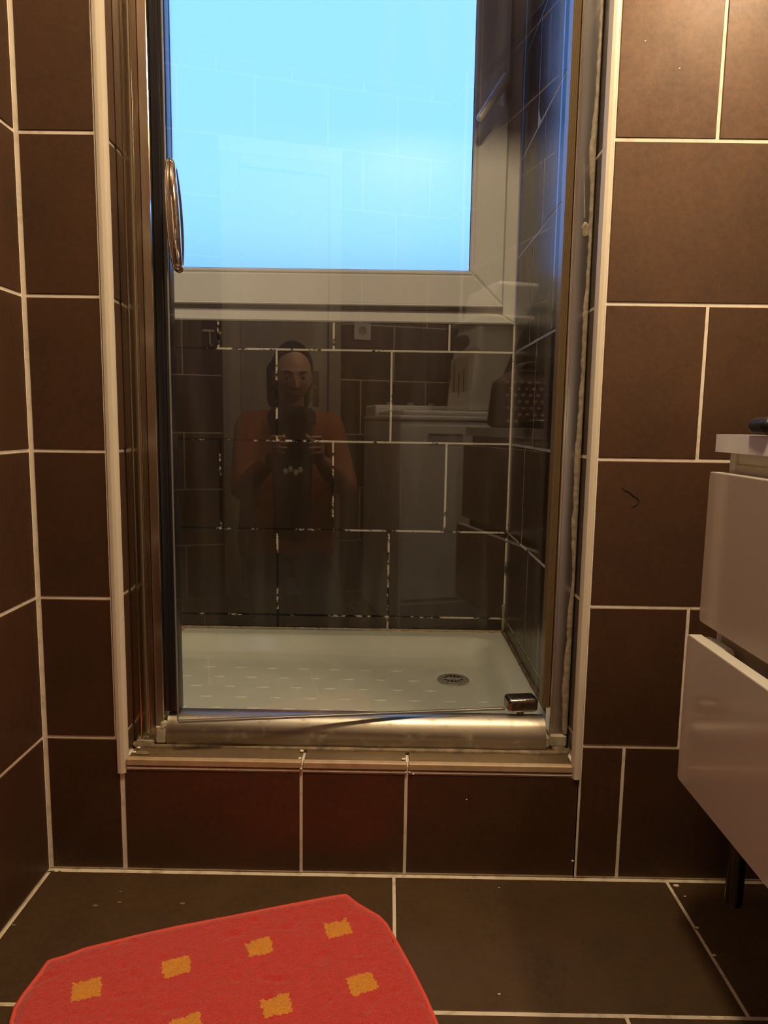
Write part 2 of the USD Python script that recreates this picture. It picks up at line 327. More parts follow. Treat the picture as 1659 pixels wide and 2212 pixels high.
for px, py, r in ((652, 1622, .006), (648, 1638, .005), (872, 1640, .005), (650, 1660, .004), (885, 1668, .003), (893, 1672, .0025), (890, 1662, .0025), (1246, 1640, .005), (290, 1625, .006), (300, 1615, .005)):
    yy = .002 if py < 1648 else -.001
    p = pix(px, py, 1, -.003) if py > 1646 else pix(px, py, 2, .226)
    obj('grout_crumb', blob(p, r*.7, (1, .7, .6), k), 'grout', t3, smooth=True); k += 1

# ------------------------------------------------------------------ window
w = thing('window_1', 'white plastic window with frosted pane above the shower', 'window', kind='structure')
WX0, WX1, WZ0, WZ1 = -.285, .8515, 1.1425, 2.30
def ring(x0, x1, z0, z1, t, y0, y1, ch, bottom=None):
    """four mitred bars of a frame"""
    tb = bottom or t; out = []
    for q in ([(x0, z0), (x1, z0), (x1-t, z0+tb), (x0+t, z0+tb)], [(x0, z1), (x1, z1), (x1-t, z1-t), (x0+t, z1-t)], [(x0, z0), (x0, z1), (x0+t, z1-t), (x0+t, z0+tb)], [(x1, z0), (x1, z1), (x1-t, z1-t), (x1-t, z0+tb)]):
        back = extrude(Polygon(q), y1-y0-ch, 'y', y0+ch); p2 = Polygon(q)
        c = np.array(q); ctr = c.mean(0); fr = [(x, z) for x, z in q]
        v = np.array([[a[0], y0+ch, a[1]] for a in fr]+[[a[0], y0, a[1]] for a in np.array(p2.buffer(-ch, join_style=2).exterior.coords)[:-1]])
        out.append(trimesh.convex.convex_hull(np.vstack([back.vertices, v])))
    return out
for n, b in zip(('bottom_rail', 'top_rail', 'left_stile', 'right_stile'), ring(WX0, WX1, WZ0, WZ1, .055, .846, .91, .004, .0365)): obj('outer_frame', b, 'pvc', w)
for b in ring(-.232, .8125, 1.1880, 2.26, .0880, .826, .885, .006): obj('sash', b, 'pvc', w)
for b in ring(-.146, .7265, 1.2740, 2.174, .013, .8265, .835, .004): obj('glazing_bead', b, 'pvc', w)
obj('gasket', cat(ring(-.1345, .7150, 1.2855, 2.163, .003, .8335, .842, .001)), 'gap_rubber', w)
obj('sash_gap', bx(-.23, .81, .845, .880, 1.1790, 1.1905), 'machine_grey', w, smooth=False)
obj('pane', bx(-.14, .722, .842, .846, 1.278, 2.172), 'frosted_glass', w, smooth=False)
for zc in (1.183,): obj('drip_edge', bx(-.232, .8125, .8235, .836, 1.1868, 1.1930, .002), 'pvc', w)
wh = obj('window_handle', tm(hull(((.793, .822, 1.790), .011), ((.793, .822, 1.735), .011)).trim_by_plane([0, -1, 0], -.826)), 'pvc_handle', w, smooth=40)
obj('lever', cat([tube([(.790, .824, 1.772), (.790, .776, 1.772)], .011, 16), tm(hull(((.790, .768, 1.773), .0135), ((.760, .758, 1.724), .0130)))+tm(hull(((.760, .758, 1.724), .0130), ((.722, .755, 1.668), .0105)))]), 'pvc_handle', wh, smooth=40)
nb = thing('building_outside', 'grey building across the street, only a blur through the frosted pane', 'building', kind='structure')
obj('building_wall', bx(-14, 14, 12, 20, -3.0, 3.0, .05), 'outside_ground', nb, smooth=False)
obj('building_roof', trimesh.convex.convex_hull(np.array([[-14.4, 11.6, 3.0], [14.4, 11.6, 3.0], [-14.4, 20.4, 3.0], [14.4, 20.4, 3.0], [-11, 16, 4.2], [11, 16, 4.2]])), 'outside_ground', nb, smooth=False)
gr = obj('ground_outside', bx(-60, 60, 1.2, 90, -3.2, -3.0), 'outside_ground', smooth=False); tag(gr, 'dim grey ground outside behind the frosted window', 'ground', kind='structure')

# ------------------------------------------------------------------ shower tray
tr = thing('shower_tray', 'white glazed shower tray with raised grip dashes and a corner drain', 'shower tray')
xs, ys = np.linspace(XS+.004, XR-.003, 150), np.linspace(.126, YB-.003, 96); gx, gy = np.meshgrid(xs, ys, indexing='ij')
RIM = .2245
def trayz(x, y):
    cx, cy, hx, hy, r = (XS+.05+XR-.052)/2, (.175+.787)/2, (XR-.052-XS-.05)/2, (.787-.175)/2, .07
    qx, qy = np.abs(x-cx)-(hx-r), np.abs(y-cy)-(hy-r)
    d = -(np.hypot(np.maximum(qx, 0), np.maximum(qy, 0))+np.minimum(np.maximum(qx, qy), 0)-r)
    s = np.clip(d/.062, 0, 1); s = s*s*(3-2*s); floor = .1795+.006*np.clip(np.hypot(x-.672, y-.557)/.8, 0, 1)
    lip = -.004*np.exp(-((np.minimum(np.minimum(x-XS, XR-x), YB-y))/.012)**2)
    z = RIM-(RIM-floor)*s+lip
    return z-.004*np.exp(-(np.hypot(x-.672, y-.557)/.047)**6)
gz = trayz(gx, gy); n0, n1 = gx.shape; idx = np.arange(n0*n1).reshape(n0, n1)
V = np.c_[gx.ravel(), gy.ravel(), gz.ravel()]; F = []
a, b, c, d = idx[:-1, :-1].ravel(), idx[1:, :-1].ravel(), idx[1:, 1:].ravel(), idx[:-1, 1:].ravel()
F = np.vstack([np.c_[a, b, c], np.c_[a, c, d]])
edge = np.r_[idx[:, 0], idx[-1, 1:], idx[-2::-1, -1], idx[0, -2:0:-1]]; e2 = np.roll(edge, -1); o = len(V)
V = np.vstack([V, np.c_[V[edge, :2], np.full(len(edge), .02)]]); j = np.arange(len(edge)); j2 = np.roll(j, -1)
F = np.vstack([F, np.c_[edge, o+j, o+j2], np.c_[edge, o+j2, e2], np.c_[np.full(len(j)-2, o), o+j[2:], o+j[1:-1]]])
obj('tray_body', trimesh.Trimesh(V, F, process=False), 'ceramic', tr, smooth=50)
dash = []
for r_, yy in enumerate((.275, .340, .405, .472, .540, .610)):
    for q in range(14):
        x = -.205+q*.0855+(r_ % 2)*.0427
        if x > .745 or np.hypot(x-.672, yy-.557) < .09: continue
        s = trimesh.creation.icosphere(2, 1); s.apply_scale([.0165, .0062, .0022]); s.apply_translation((x, yy, trayz(x, yy)-.0002)); dash.append(s)
for q in dash: obj('grip_dash', q, 'ceramic', tr, smooth=True)
dz = .1772
dr = obj('drain', lathe([(.0, .0), (.041, .0), (.043, .0012), (.042, .0032), (.034, .0040), (.030, .0025), (.0, .0020)], 48, (.672, .557, dz)), 'drain_steel', tr, smooth=40)
g = [lathe([(0, .0030), (.006, .0030), (.006, .0045), (0, .0050)], 20, (.672, .557, dz)), lathe([(.0265, .003), (.031, .003), (.031, .0047), (.0265, .0047)], 40, (.672, .557, dz))]
for i in range(12):
    t = bx(.005, .028, -.0017, .0017, .003, .0046, .0005); t.apply_transform(trimesh.transformations.rotation_matrix(i*np.pi/6, Z)); t.apply_translation((.672, .557, dz)); g.append(t)
obj('grate', g, 'drain_steel', dr); obj('grate_opening', lathe([(0, .0024), (.029, .0024), (.029, .0030), (0, .0030)], 40, (.672, .557, dz)), 'drain_hole', dr)
def bead(pts, rad, seed, n=8, amp=.5):
    p = np.asarray(pts, float); nf = meshkit.fbm(p*55+seed*3.1, 3, seed); return tube(p, rad*(1+amp*(nf-.5)*2), n)
xx = np.linspace(XS+.01, XR-.008, 160)
obj('sealant_bead', bead(np.c_[xx, np.full(160, YB-.003), np.full(160, RIM-.0005)], .0045, 1), 'silicone', tr, smooth=True)
xx = np.linspace(.42, XR-.01, 70); obj('stained_sealant', bead(np.c_[xx, np.full(70, YB-.0085), np.full(70, RIM-.0035)], .004, 2), 'rusty_sealant', tr, smooth=True)
yy = np.linspace(.14, YB-.01, 80); obj('side_sealant', bead(np.c_[np.full(80, XR-.0035), yy, np.full(80, RIM-.001)], .0045, 3), 'dirty_sealant', tr, smooth=True)
obj('corner_sealant', bead([(XR-.004, YB-.004, z) for z in np.linspace(.226, .31, 16)], .0055, 4), 'silicone', tr, smooth=True)
obj('sealant_lump', blob((-.128, .815, RIM+.002), .012, (.7, 2.6, .35), 5), 'rusty_sealant', tr, smooth=True)

# ------------------------------------------------------------------ shower frame (fixed) and glass door
sf = thing('shower_enclosure', 'aluminium shower enclosure frame with polished side channels and threshold rail', 'shower enclosure')
def profile(pts, z0, z1): return extrude(Polygon(pts), z1-z0, 'z', z0)
ZT = 2.010
# left channel: ribbed polished face
pl = [(.0026, .118), (.0026, .0630)]; ribs = np.linspace(.0026, .043, 100)
for x in ribs:
    y = .0630
    for c, wd, dp in ((.0170, .0009, .0009), (.0330, .0009, .0009)): y += dp*math.exp(-((x-c)/wd)**2)
    y -= .00012*math.sin((x-.0026)/.0524*np.pi*5)
    pl.append((x, y))
pl += [(.043, .0630), (.043, .118)]
obj('left_channel', profile(pl, .232, ZT), 'polished_aluminium', sf, smooth=25)
obj('left_stile', profile([(.0435, .105), (.0435, .0635), (.0450, .0620), (.0595, .0620), (.0610, .0635), (.0610, .105)], .262, ZT), 'bright_aluminium', sf, smooth=20)
obj('magnetic_strip', profile([(.0618, .098), (.0618, .074), (.0740, .0725), (.0765, .0740), (.0790, .0725), (.0865, .0745), (.0885, .080), (.0885, .098)], .286, ZT), 'dark_seal', sf, smooth=20)
obj('left_foot', cat([bx(.004, .041, .062, .108, .2236, .2330, .003), bx(.0425, .0640, .060, .105, .2236, .2622, .004), blob((.058, .066, .262), .009, (1, .8, 1.1), 3)]), 'foot_plastic', sf)
# right channel and inner post
obj('right_channel', profile([(.8165, .118), (.8165, .0840), (.8175, .0830), (.8205, .0830), (.8210, .0838), (.8215, .0830), (.8495, .0830), (.8505, .0845), (.8515, .0845), (.8515, .118)], .2480, ZT), 'smooth_aluminium', sf, smooth=False)
pp = [(.8015, .118), (.8015, .0900)]
for i, x in enumerate(np.linspace(.8020, .8155, 42)): pp.append((x, .0885+.0011*math.sin(i*.62)))
pp += [(.8160, .0900), (.8160, .118)]
obj('right_post', profile(pp, .300, ZT), 'bronze_profile', sf, smooth=40)
obj('right_foot', cat([bx(.8170, .8510, .078, .118, .2236, .2478, .003), bx(.8065, .8160, .074, .11, .2236, .245, .002)]), 'foot_plastic', sf)
# threshold rail: half round, its section swept along x
a = np.linspace(0, np.pi/2, 12); sec = [(.1150, .2236), (.0590, .2236)]
sec += [(.0590+.034*(1-math.cos(t)), .2380+.0435*math.sin(t)) for t in a]+[(.1010, .2815), (.1150, .262)]
obj('threshold_rail', extrude(Polygon(sec), .8060-.0650, 'x', .0650), 'rail_aluminium', sf, smooth=35)
obj('top_rail', rbox(.003, .8515, .050, .100, ZT, ZT+.045, .004), 'bright_aluminium', sf)
zz = np.linspace(.25, ZT, 300); nf = meshkit.fbm(np.c_[zz*9, zz*0, zz*0], 4, 4)
wd = .006+.0155*np.clip(nf-.28, 0, 1)+.002*meshkit.noise(np.c_[zz*160, zz*0, zz*0], 2)
cs_ = np.array([(0, .0842), (.10, .0805), (.45, .0792), (.82, .0812), (1, .0842)]); n_ = len(zz)
bv = np.vstack([np.c_[.8522-wd*c[0], np.full(n_, c[1])-.0012*nf*(0 < c[0] < 1), zz] for c in cs_]); bf = []
for k in range(4):
    q = np.arange(n_-1); bf.append(np.c_[k*n_+q, k*n_+q+1, (k+1)*n_+q+1]); bf.append(np.c_[k*n_+q, (k+1)*n_+q+1, (k+1)*n_+q])
bf.append(np.c_[4*n_+q, 4*n_+q+1, q+1]); bf.append(np.c_[4*n_+q, q+1, q])
film = trimesh.Trimesh(bv, np.vstack(bf), process=False)
if film.volume < 0: film.invert()
lump = blob((.8400, .0820, 1.205), .0075, (.9, .22, 1.7), 2, 3)
obj('silicone_bead', film, 'silicone', sf, smooth=True); obj('silicone_smear', cat([lump]), 'silicone', sf, smooth=True)
obj('silicone_smear', tube(np.c_[np.linspace(.8305, .8370, 20), np.full(20, .0826), np.linspace(1.33, 1.225, 20)], np.linspace(.0008, .0026, 20), 6, flat=.5), 'silicone', sf, smooth=True)
xx = np.linspace(.012, .846, 200); nf = meshkit.fbm(np.c_[xx*14, xx*0, xx*0], 4, 9)
obj('rail_sealant', tube(np.c_[xx, .0535-.004*nf, np.full(200, .2236)], .0025+.0045*nf, 8), 'dirty_sealant', sf, smooth=True)
for q in [blob((.020, .060, .2245), .016, (1.2, 1, .35), 11), blob((.835, .066, .2245), .014, (1.2, .9, .35), 12), blob((.030, .022, .2243), .009, (1.6, .8, .25), 13)]: obj('corner_sealant', q, 'dirty_sealant', sf, smooth=True)

TH = math.radians(7.9); ca, sa = math.cos(TH), math.sin(TH); HP = np.array([.757, .107])      # hinge point on the glass
sd = thing('shower_door', 'clear glass pivot door standing slightly open with chrome bow handle', 'shower door', loc=(HP[0], HP[1], 0), rotz=7.9)
GL = .660                                               # local x runs back along the glass from the hinge
obj('pane', bx(-GL, .036, -.003, .003, .2925, ZT-.012), 'clear_glass', sd, smooth=False)
obj('bottom_seal', bx(-GL, -.027, -.0036, .0036, .2885, .2935, .001), 'seal_grey', sd)
obj('edge_strip', bx(-GL-.0022, -GL+.0005, -.0034, .0034, .2925, ZT-.014, .0008), 'seal_grey', sd)
def bow(side):
    z = np.linspace(1.117, 1.283, 40); u = (z-z[0])/(z[-1]-z[0])*2-1; x = -GL+.013-.004*u
    y = side*(.009+.014*(1-np.abs(u)**3)); rr = .0118-.0030*np.abs(u)**2
    t = tube(np.c_[x, y, z], rr, 18); e = [tm(hull(((x[i], side*.0035, z[i]), .0085), ((x[i], y[i]+side*.002, z[i]), .0082))) for i in (0, -1)]
    return cat([t]+e)
hd = obj('handle', bow(-1), 'chrome', sd, smooth=50)
obj('handle', bow(1), 'chrome', sd, smooth=50)
hb = rbox(-.026, .036, -.022, .016, .2885, .3175, .008)
obj('hinge_block', hb, 'hinge_metal', sd, smooth=40); obj('hinge_pin', lathe([(0, .2640), (.0075, .2640), (.0075, .2895), (0, .2895)], 20, (.004, -.004, 0)), 'hinge_metal', sd)
obj('hinge_block', rbox(-.026, .036, -.022, .016, ZT-.044, ZT-.015, .008), 'hinge_metal', sd, smooth=40)

# ------------------------------------------------------------------ bath mat
mat_px = [(19, 2212), (21, 2200), (30, 2171), (50, 2141), (80, 2103), (101, 2073), (114, 2068), (140, 2061), (181, 2045), (295, 2017), (380, 1998), (506, 1974), (600, 1955), (700, 1936), (734, 1930), (749, 1929), (774, 1949), (821, 1976), (837, 1993), (859, 2031), (892, 2090), (922, 2149), (949, 2212)]
out = [tuple(pix(a, b, 2, .009)[:2]) for a, b in mat_px]
dv = np.array([.30, -.954]); L = .62
e0, e1 = np.array(out[-1]), np.array(out[0]); out += [tuple(e1*0+e0+np.array([.085, -.36])), tuple(e0+np.array([.06, -.43])), tuple(e1+np.array([.16, -.30])), tuple(e1+np.array([.06, -.22]))]
poly = Polygon(out).buffer(.004).buffer(-.004)
bm = thing('bath_mat', 'red tufted bath mat with small orange squares on the floor', 'bath mat')
step = .0030; x0, y0, x1, y1 = poly.bounds; gx, gy = np.meshgrid(np.arange(x0, x1, step), np.arange(y0, y1, step), indexing='ij')
import shapely
P = np.c_[gx.ravel(), gy.ravel()]; pts = shapely.points(P); inner = poly.buffer(-.0035)
ins = shapely.contains(inner, pts); dist = np.where(ins, shapely.distance(inner.exterior, pts), 0)
hgt = .0095*np.sqrt(np.clip(dist/.014, 0, 1))+.0035+.0028*(meshkit.fbm(np.c_[P*150, P[:, :1]*0], 3, 1)-.5)+.003*(meshkit.fbm(np.c_[P*22, P[:, :1]*0], 2, 6)-.5)
pit = meshkit.noise(np.c_[P*55, P[:, :1]*0], 9); hgt -= .0035*np.clip((pit-.80)/.12, 0, 1)
sq_px = [(187, 2140), (382, 2090), (560, 2048), (729, 2008), (783, 2128), (598, 2174), (403, 2219)]
sqs = [pix(a, b, 2, .011)[:2] for a, b in sq_px]
eu = sqs[3]-sqs[0]; eu /= np.linalg.norm(eu); ev = np.array([eu[1], -eu[0]])
du, dvv = (sqs[3]-sqs[0])/3, sqs[4]-sqs[3]
for i in range(5): sqs.append(sqs[0]+dvv*2+du*(i-.3))
for i in range(4): sqs.append(sqs[0]+dvv*3+du*(i+.2))
owner = np.full(len(P), -1); jit = (meshkit.noise(np.c_[P*260, P[:, :1]*0], 3)-.5)*.0050
for i, s in enumerate(sqs):
    q = P-s; uu, vv = q@eu, q@ev; m = (np.abs(uu+jit) < .0225) & (np.abs(vv-jit) < .0200) & ins; owner[m] = i
hgt += np.where(owner >= 0, .0006, 0)
VV = np.c_[P, hgt]; n0, n1 = gx.shape; idx = np.arange(n0*n1).reshape(n0, n1); q4 = np.stack([idx[:-1, :-1], idx[1:, :-1], idx[1:, 1:], idx[:-1, 1:]], -1).reshape(-1, 4); q4 = q4[ins[q4].all(1)]
qo = np.where((owner[q4] == owner[q4][:, :1]).all(1), owner[q4[:, 0]], owner[q4].min(1))
def sub(qs):
    u, inv = np.unique(qs, return_inverse=True); f = inv.reshape(-1, 4); return trimesh.Trimesh(VV[u], np.vstack([f[:, [0, 1, 2]], f[:, [0, 2, 3]]]), process=False)
obj('pile', sub(q4[qo < 0]), 'red_yarn', bm, smooth=True)
for i in range(len(sqs)):
    if (qo == i).sum() > 20: obj('orange_square', sub(q4[qo == i]), 'orange_yarn', bm, smooth=True)
obj('backing', extrude(poly.buffer(-.001), .0034, 'z', .0004), 'red_binding', bm)
ring_ = np.array(poly.buffer(-.003).segmentize(.006).exterior.coords); obj('binding', tube(np.c_[ring_, np.full(len(ring_), .0046)], .0041, 8, False), 'red_binding', bm, smooth=True)

# ------------------------------------------------------------------ vanity, basin
vn = thing('vanity_unit', 'white wall-hung vanity with two lacquered drawers, in the right of the picture', 'vanity')
VY0, VY1 = -.742, -.200
for y in (VY0+.004, VY1-.022): obj('side_panel', bx(.992, XE-.001, y, y+.018, .300, .8183, .001), 'cabinet_white', vn)
obj('bottom_panel', bx(.992, XE-.001, VY0+.022, VY1-.022, .300, .318), 'cabinet_white', vn, smooth=False)
obj('back_panel', bx(XE-.014, XE-.002, VY0+.022, VY1-.022, .318, .816), 'cabinet_white', vn, smooth=False)
obj('top_strip', bx(.996, 1.06, VY0+.022, VY1-.022, .801, .8183), 'cabinet_white', vn, smooth=False)
obj('carcass_front', bx(.9925, .9985, VY0+.022, VY1-.022, .318, .801), 'carcass_beige', vn, smooth=False)
for nm, x, z0, z1 in (('upper', .966, .563, .788), ('lower', .950, .310, .5405)):
    d = obj('drawer', extrude(rrect(VY0, VY1, z0, z1, .007), .0195, 'x', x), 'lacquer', vn)
    obj('drawer_box', bx(x+.0197, .9923, VY0+.06, VY1-.06, z0+.03, z1-.035), 'carcass_beige', d, smooth=False)
    obj('front_edge', extrude(rrect(VY0+.001, VY1-.001, z1-.0035, z1+.0012, .0022), .0190, 'x', x+.0005), 'cabinet_white', d)
    if nm == 'lower': obj('grip', extrude(Polygon([(VY1-.004, z1-.03), (VY1-.004, z1-.002), (VY1-.030, z1+.0015), (VY1-.075, z1+.0015), (VY1-.082, z1-.004), (VY1-.082, z1-.03)]), .0125, 'x', x+.0198), 'cabinet_white', d)
wbn = thing('washbasin', 'white washbasin slab with shallow bowl on top of the vanity', 'washbasin')
slab = man(extrude(rrect(.9705, XE-.001, VY0-.006, VY1+.006, .010), .0255, 'z', .8188)); bowl = m3.Manifold.sphere(1, 64).scale([.155, .20, .10]).translate([1.225, -.471, .858])
shell = m3.Manifold.sphere(1, 64).scale([.165, .21, .11]).translate([1.225, -.471, .856]).trim_by_plane([0, 0, -1], -.830)
obj('basin', tm((slab+shell)-bowl), 'basin_white', wbn, smooth=35)
obj('waste', lathe([(0, 0), (.020, 0), (.021, .002), (.015, .003), (0, .0025)], 32, (1.225, -.471, .7580)), 'chrome', wbn)
bt = thing('drain_trap', 'chrome drain pipe hanging in the shadow under the vanity', 'drain pipe')
obj('trap_tube', lathe([(0, .1400), (.008, .1400), (.011, .1425), (.0125, .148), (.0125, .300), (0, .300)], 28, (1.020, -.262, 0)), 'trap_metal', bt, smooth=40)
obj('trap_collar', lathe([(.0124, .262), (.0155, .264), (.0155, .276), (.0124, .278)], 28, (1.020, -.262, 0)), 'trap_metal', bt, smooth=40)
p = pix(1656, 934, 1, -.34)
obb = tag(obj('black_container', tm(hull(((p[0]+.002, -.34, .857), .0115), ((p[0]+.034, -.34, .857), .0125), ((p[0]+.034, -.30, .857), .0125), ((p[0]+.004, -.31, .857), .0115)).trim_by_plane([0, 0, 1], .8448)), 'black_plastic'), 'small black rounded container on the washbasin rim', 'container')

# ------------------------------------------------------------------ mirror cabinet and lamps (they light the room)
mc = thing('mirror_cabinet', 'shallow mirror cabinet on the right wall above the washbasin', 'mirror cabinet')
obj('cabinet_body', bx(1.345, XE-.001, -.78, -.28, 1.20, 1.78, .002), 'cabinet_white', mc); obj('mirror_door', bx(1.339, 1.3445, -.778, -.282, 1.202, 1.778, .001), 'mirror_glass', mc)
ml = thing('mirror_lamp', 'warm wall lamp above the mirror cabinet', 'lamp')
obj('lamp_base', rbox(1.390, XE-.001, -.72, -.34, 1.955, 2.015, .006), 'chrome', ml)
for y in (-.66, -.53, -.40):
    s = trimesh.creation.icosphere(3, .030); s.apply_translation((1.310, y, 1.985)); obj('bulb', s, 'mirror_lamp_glass', ml, smooth=True)
    obj('bulb_socket', tube([(1.3945, y, 1.985), (1.336, y, 1.985)], .014, 16), 'chrome', ml)
clp = thing('ceiling_lamp', 'round warm glass lamp on the ceiling', 'lamp')
obj('lamp_plate', lathe([(0, -.018), (.115, -.018), (.118, -.010), (.118, -.0005), (0, -.0005)], 48, (.56, -.78, H)), 'chrome', clp)
obj('glass_dome', lathe([(0, -.075), (.05, -.070), (.085, -.052), (.105, -.0185), (0, -.0185)], 48, (.56, -.78, H)), 'ceiling_lamp_glass', clp, smooth=60)

# ------------------------------------------------------------------ behind the camera, seen mirrored in the glass door
dr1 = thing('door_1', 'beige painted door in a plain frame behind the camera', 'door', kind='structure')
for b in ((DX0+.001, DX0+.085, 0, DZ), (DX1-.06, DX1-.001, 0, DZ)): obj('door_frame', bx(b[0], b[1], YR-.05, YR+.012, b[2], b[3]-.001, .003), 'door_paint', dr1)
obj('door_frame', bx(DX0+.085, DX1-.06, YR-.05, YR+.012, 2.0, DZ-.001, .003), 'door_paint', dr1)
dl = obj('door_leaf', bx(DX0+.088, DX1-.063, YR-.045, YR-.008, .006, 1.997, .002), 'door_paint', dr1)
obj('door_handle', cat([tube([(.73, YR-.008, 1.02), (.73, YR+.04, 1.02)], .009, 14), tube([(.735, YR+.04, 1.02), (.63, YR+.04, 1.02)], .008, 14), bx(.715, .745, YR-.008, YR-.002, .93, 1.10, .002)]), 'chrome', dl, smooth=40)
wm = thing('washing_machine', 'white top-loading washing machine in the rear right corner', 'washing machine')
MX0, MX1, MY0, MY1 = .925, 1.322, -1.895, -1.30
obj('cabinet', rbox(MX0, MX1, MY0, MY1, .012, .868, .010), 'machine_white', wm)
obj('kick_panel', rbox(MX0+.012, MX1-.012, MY1-.001, MY1+.004, .03, .13, .002), 'machine_grey', wm)
fp = obj('front_panel', extrude(rrect(MX0+.012, MX1-.012, .15, .845, .012).difference(rrect(1.035, 1.185, .765, .815, .015)), .005, 'y', MY1), 'machine_white', wm)
obj('handle_recess', bx(1.03, 1.19, MY1-.002, MY1+.001, .76, .82), 'machine_grey', fp, smooth=False)
obj('top_deck', rbox(MX0-.003, MX1+.003, MY0, MY1+.006, .866, .885, .006), 'machine_white', wm)
obj('lid', rbox(MX0+.012, MX1-.012, MY0+.20, MY1-.005, .884, .906, .010), 'machine_white', wm); obj('control_panel', rbox(MX0+.004, MX1-.004, MY0+.005, MY0+.19, .884, .935, .012), 'machine_white', wm)
for i in range(3): obj('dial', lathe([(0, .934), (.016, .934), (.014, .948), (0, .949)], 24, (1.02+.1*i, MY0+.10, 0)), 'machine_grey', wm)
cs = thing('baby_bath', 'white plastic baby bath stood on end on the washing machine, mirrored in the shower glass', 'baby bath')
def slab8(lo, hi, r=.012):
    return hull(*[((x, y, z), r) for (x0, x1, y0, y1, z) in (lo, hi) for x in (x0+r, x1-r) for y in (y0+r, y1-r)])
body = slab8((1.222, 1.322, -1.60, -1.335, .9195), (1.240, 1.300, -1.57, -1.31, 1.19))+slab8((1.235, 1.400, -1.56, -1.30, 1.16), (1.250, 1.440, -1.54, -1.26, 1.27))+slab8((1.245, 1.345, -1.58, -1.33, .99), (1.245, 1.420, -1.55, -1.28, 1.24))
obj('bath_shell', tm(body), 'seat_white', cs, smooth=40)
obj('ledge', rbox(1.228, 1.450, -1.57, -1.235, 1.262, 1.278, .007), 'seat_white', cs)
ri = obj('upper_rim', tm(slab8((1.262, 1.440, -1.54, -1.29, 1.275), (1.275, 1.448, -1.52, -1.20, 1.385))), 'seat_white', cs, smooth=40)
obj('rim_rib', [rbox(1.285, 1.435, -1.262, -1.250, z, z+.010, .004) for z in (1.315,)], 'seat_white', ri)
pf = obj('slotted_panel', rbox(1.2265, 1.2330, -1.565, -1.36, .95, 1.13, .003), 'seat_beige', cs)
for y, z0, z1 in ((-1.52, .99, 1.10), (-1.465, .965, 1.065), (-1.41, .985, 1.08)): obj('slot', bx(1.2245, 1.2275, y-.004, y+.004, z0, z1), 'black_plastic', pf, smooth=False)
ov = lathe([(0, 0), (.9, 0), (1, .3), (1, 1), (0, 1)], 36, (0, 0, 0), 'x'); ov.apply_scale([.004, .085, .032]); ov.apply_translation((1.233, -1.47, 1.190)); obj('oval_plug', ov, 'oval_brown', cs)
bag = thing('toiletry_bag', 'brown toiletry bag with pale dots standing on the washbasin near end', 'bag')
bc = np.array([1.115, -.635, .8455])
bs = tm(hull(((-.085, -.035, .018), .018), ((.085, -.035, .018), .018), ((-.085, .035, .018), .018), ((.085, .035, .018), .018), ((-.08, -.018, .125), .018), ((.08, -.018, .125), .018), ((-.08, .018, .125), .018), ((.08, .018, .125), .018), ((-.04, 0, .155), .018), ((.05, 0, .155), .018)).translate(list(bc)))
obj('bag_body', bs, 'bag_brown', bag, smooth=50)
tt = np.linspace(0, np.pi, 20)
for s in (-1, 1): obj('bag_strap', tube(np.c_[bc[0]+.045*np.cos(tt)+.01, np.full(20, bc[1]+s*.016), bc[2]+.150+.045*np.sin(tt)], .007, 10, flat=.5), 'bag_brown', bag, smooth=50)
obj('zip', tube([bc+(-.095, 0, .10), bc+(-.05, 0, .171), bc+(.05, 0, .173), bc+(.095, 0, .10)], .004, 8), 'black_plastic', bag)
dots = []
for i in range(7):
    for k in range(7):
        u, v = -.075+i*.025+(k % 2)*.0125, .02+k*.019
        if abs(u) < .082:
            y = .053-.017*max(0, (v-.018))/.107; dots.append(lathe([(0, -.0015), (.0042, -.0015), (.0042, .0015), (0, .0015)], 14, bc+(u, y-.0006, v), 'y'))
obj('dot_print', dots, 'dot_pink', bag)
sk = thing('wall_socket', 'square white power socket on the rear wall beside the door', 'socket', loc=(.955, YR, 1.296))
obj('cover_plate', extrude(rrect(-.041, .041, -.041, .041, .005).difference(Point(0, 0).buffer(.021)), .010, 'y', .001), 'socket_white', sk)
obj('socket_well', lathe([(0, 0), (.021, 0), (.021, .002), (0, .002)], 32, (0, .003, 0), 'y'), 'machine_grey', sk)
for s in (-1, 1): obj('pin_hole', lathe([(0, 0), (.003, 0), (.003, .0008), (0, .0008)], 14, (s*.0095, .0038, 0), 'y'), 'black_plastic', sk)
obj('earth_pin', tube([(0, .003, .010), (0, .012, .010)], .0025, 10), 'chrome', sk)
for (x, z, l, where) in ((.222, 1.262, .056, 'nearer the corner'), (.268, 1.170, .0, 'lower one'),):
    pass
h1 = tag(obj('towel_hook', cat([rbox(.198, .254, YR+.0005, YR+.014, 1.257, 1.268, .004), tube([(.232, YR+.010, 1.258), (.232, YR+.012, 1.205), (.240, YR+.030, 1.190), (.246, YR+.036, 1.205)], .0035, 10)]), 'hook_cream', smooth=40), 'cream towel hook with long prong on the rear wall by the corner', 'hook')
h2 = tag(obj('towel_hook', cat([rbox(.272, .284, YR+.0005, YR+.016, 1.238, 1.262, .004), rbox(.222+.045, .285, YR+.012, YR+.030, 1.246, 1.257, .004)]), 'hook_cream', smooth=40), 'short cream towel hook on the rear wall next to the door frame', 'hook')
for nm, z0, z1 in [('x', 0, 0)]: pass
PX, PY = 1.388, -1.885                                # a tiled duct fills the rear right corner
obj('grout_bed', bx(PX+R, XE-.0005, YR+.0005, PY-R, 0, H), 'grout', wq, smooth=False)
for k in range(10):
    tile(wq, (0, PY, 0), X, Z, Y, PX+.010, XE-.003, ROWS[k]+G, ROWS[k+1]-G); tile(wq, (PX, 0, 0), Y, Z, -X, YR+.004, PY-.010, ROWS[k]+G, ROWS[k+1]-G)
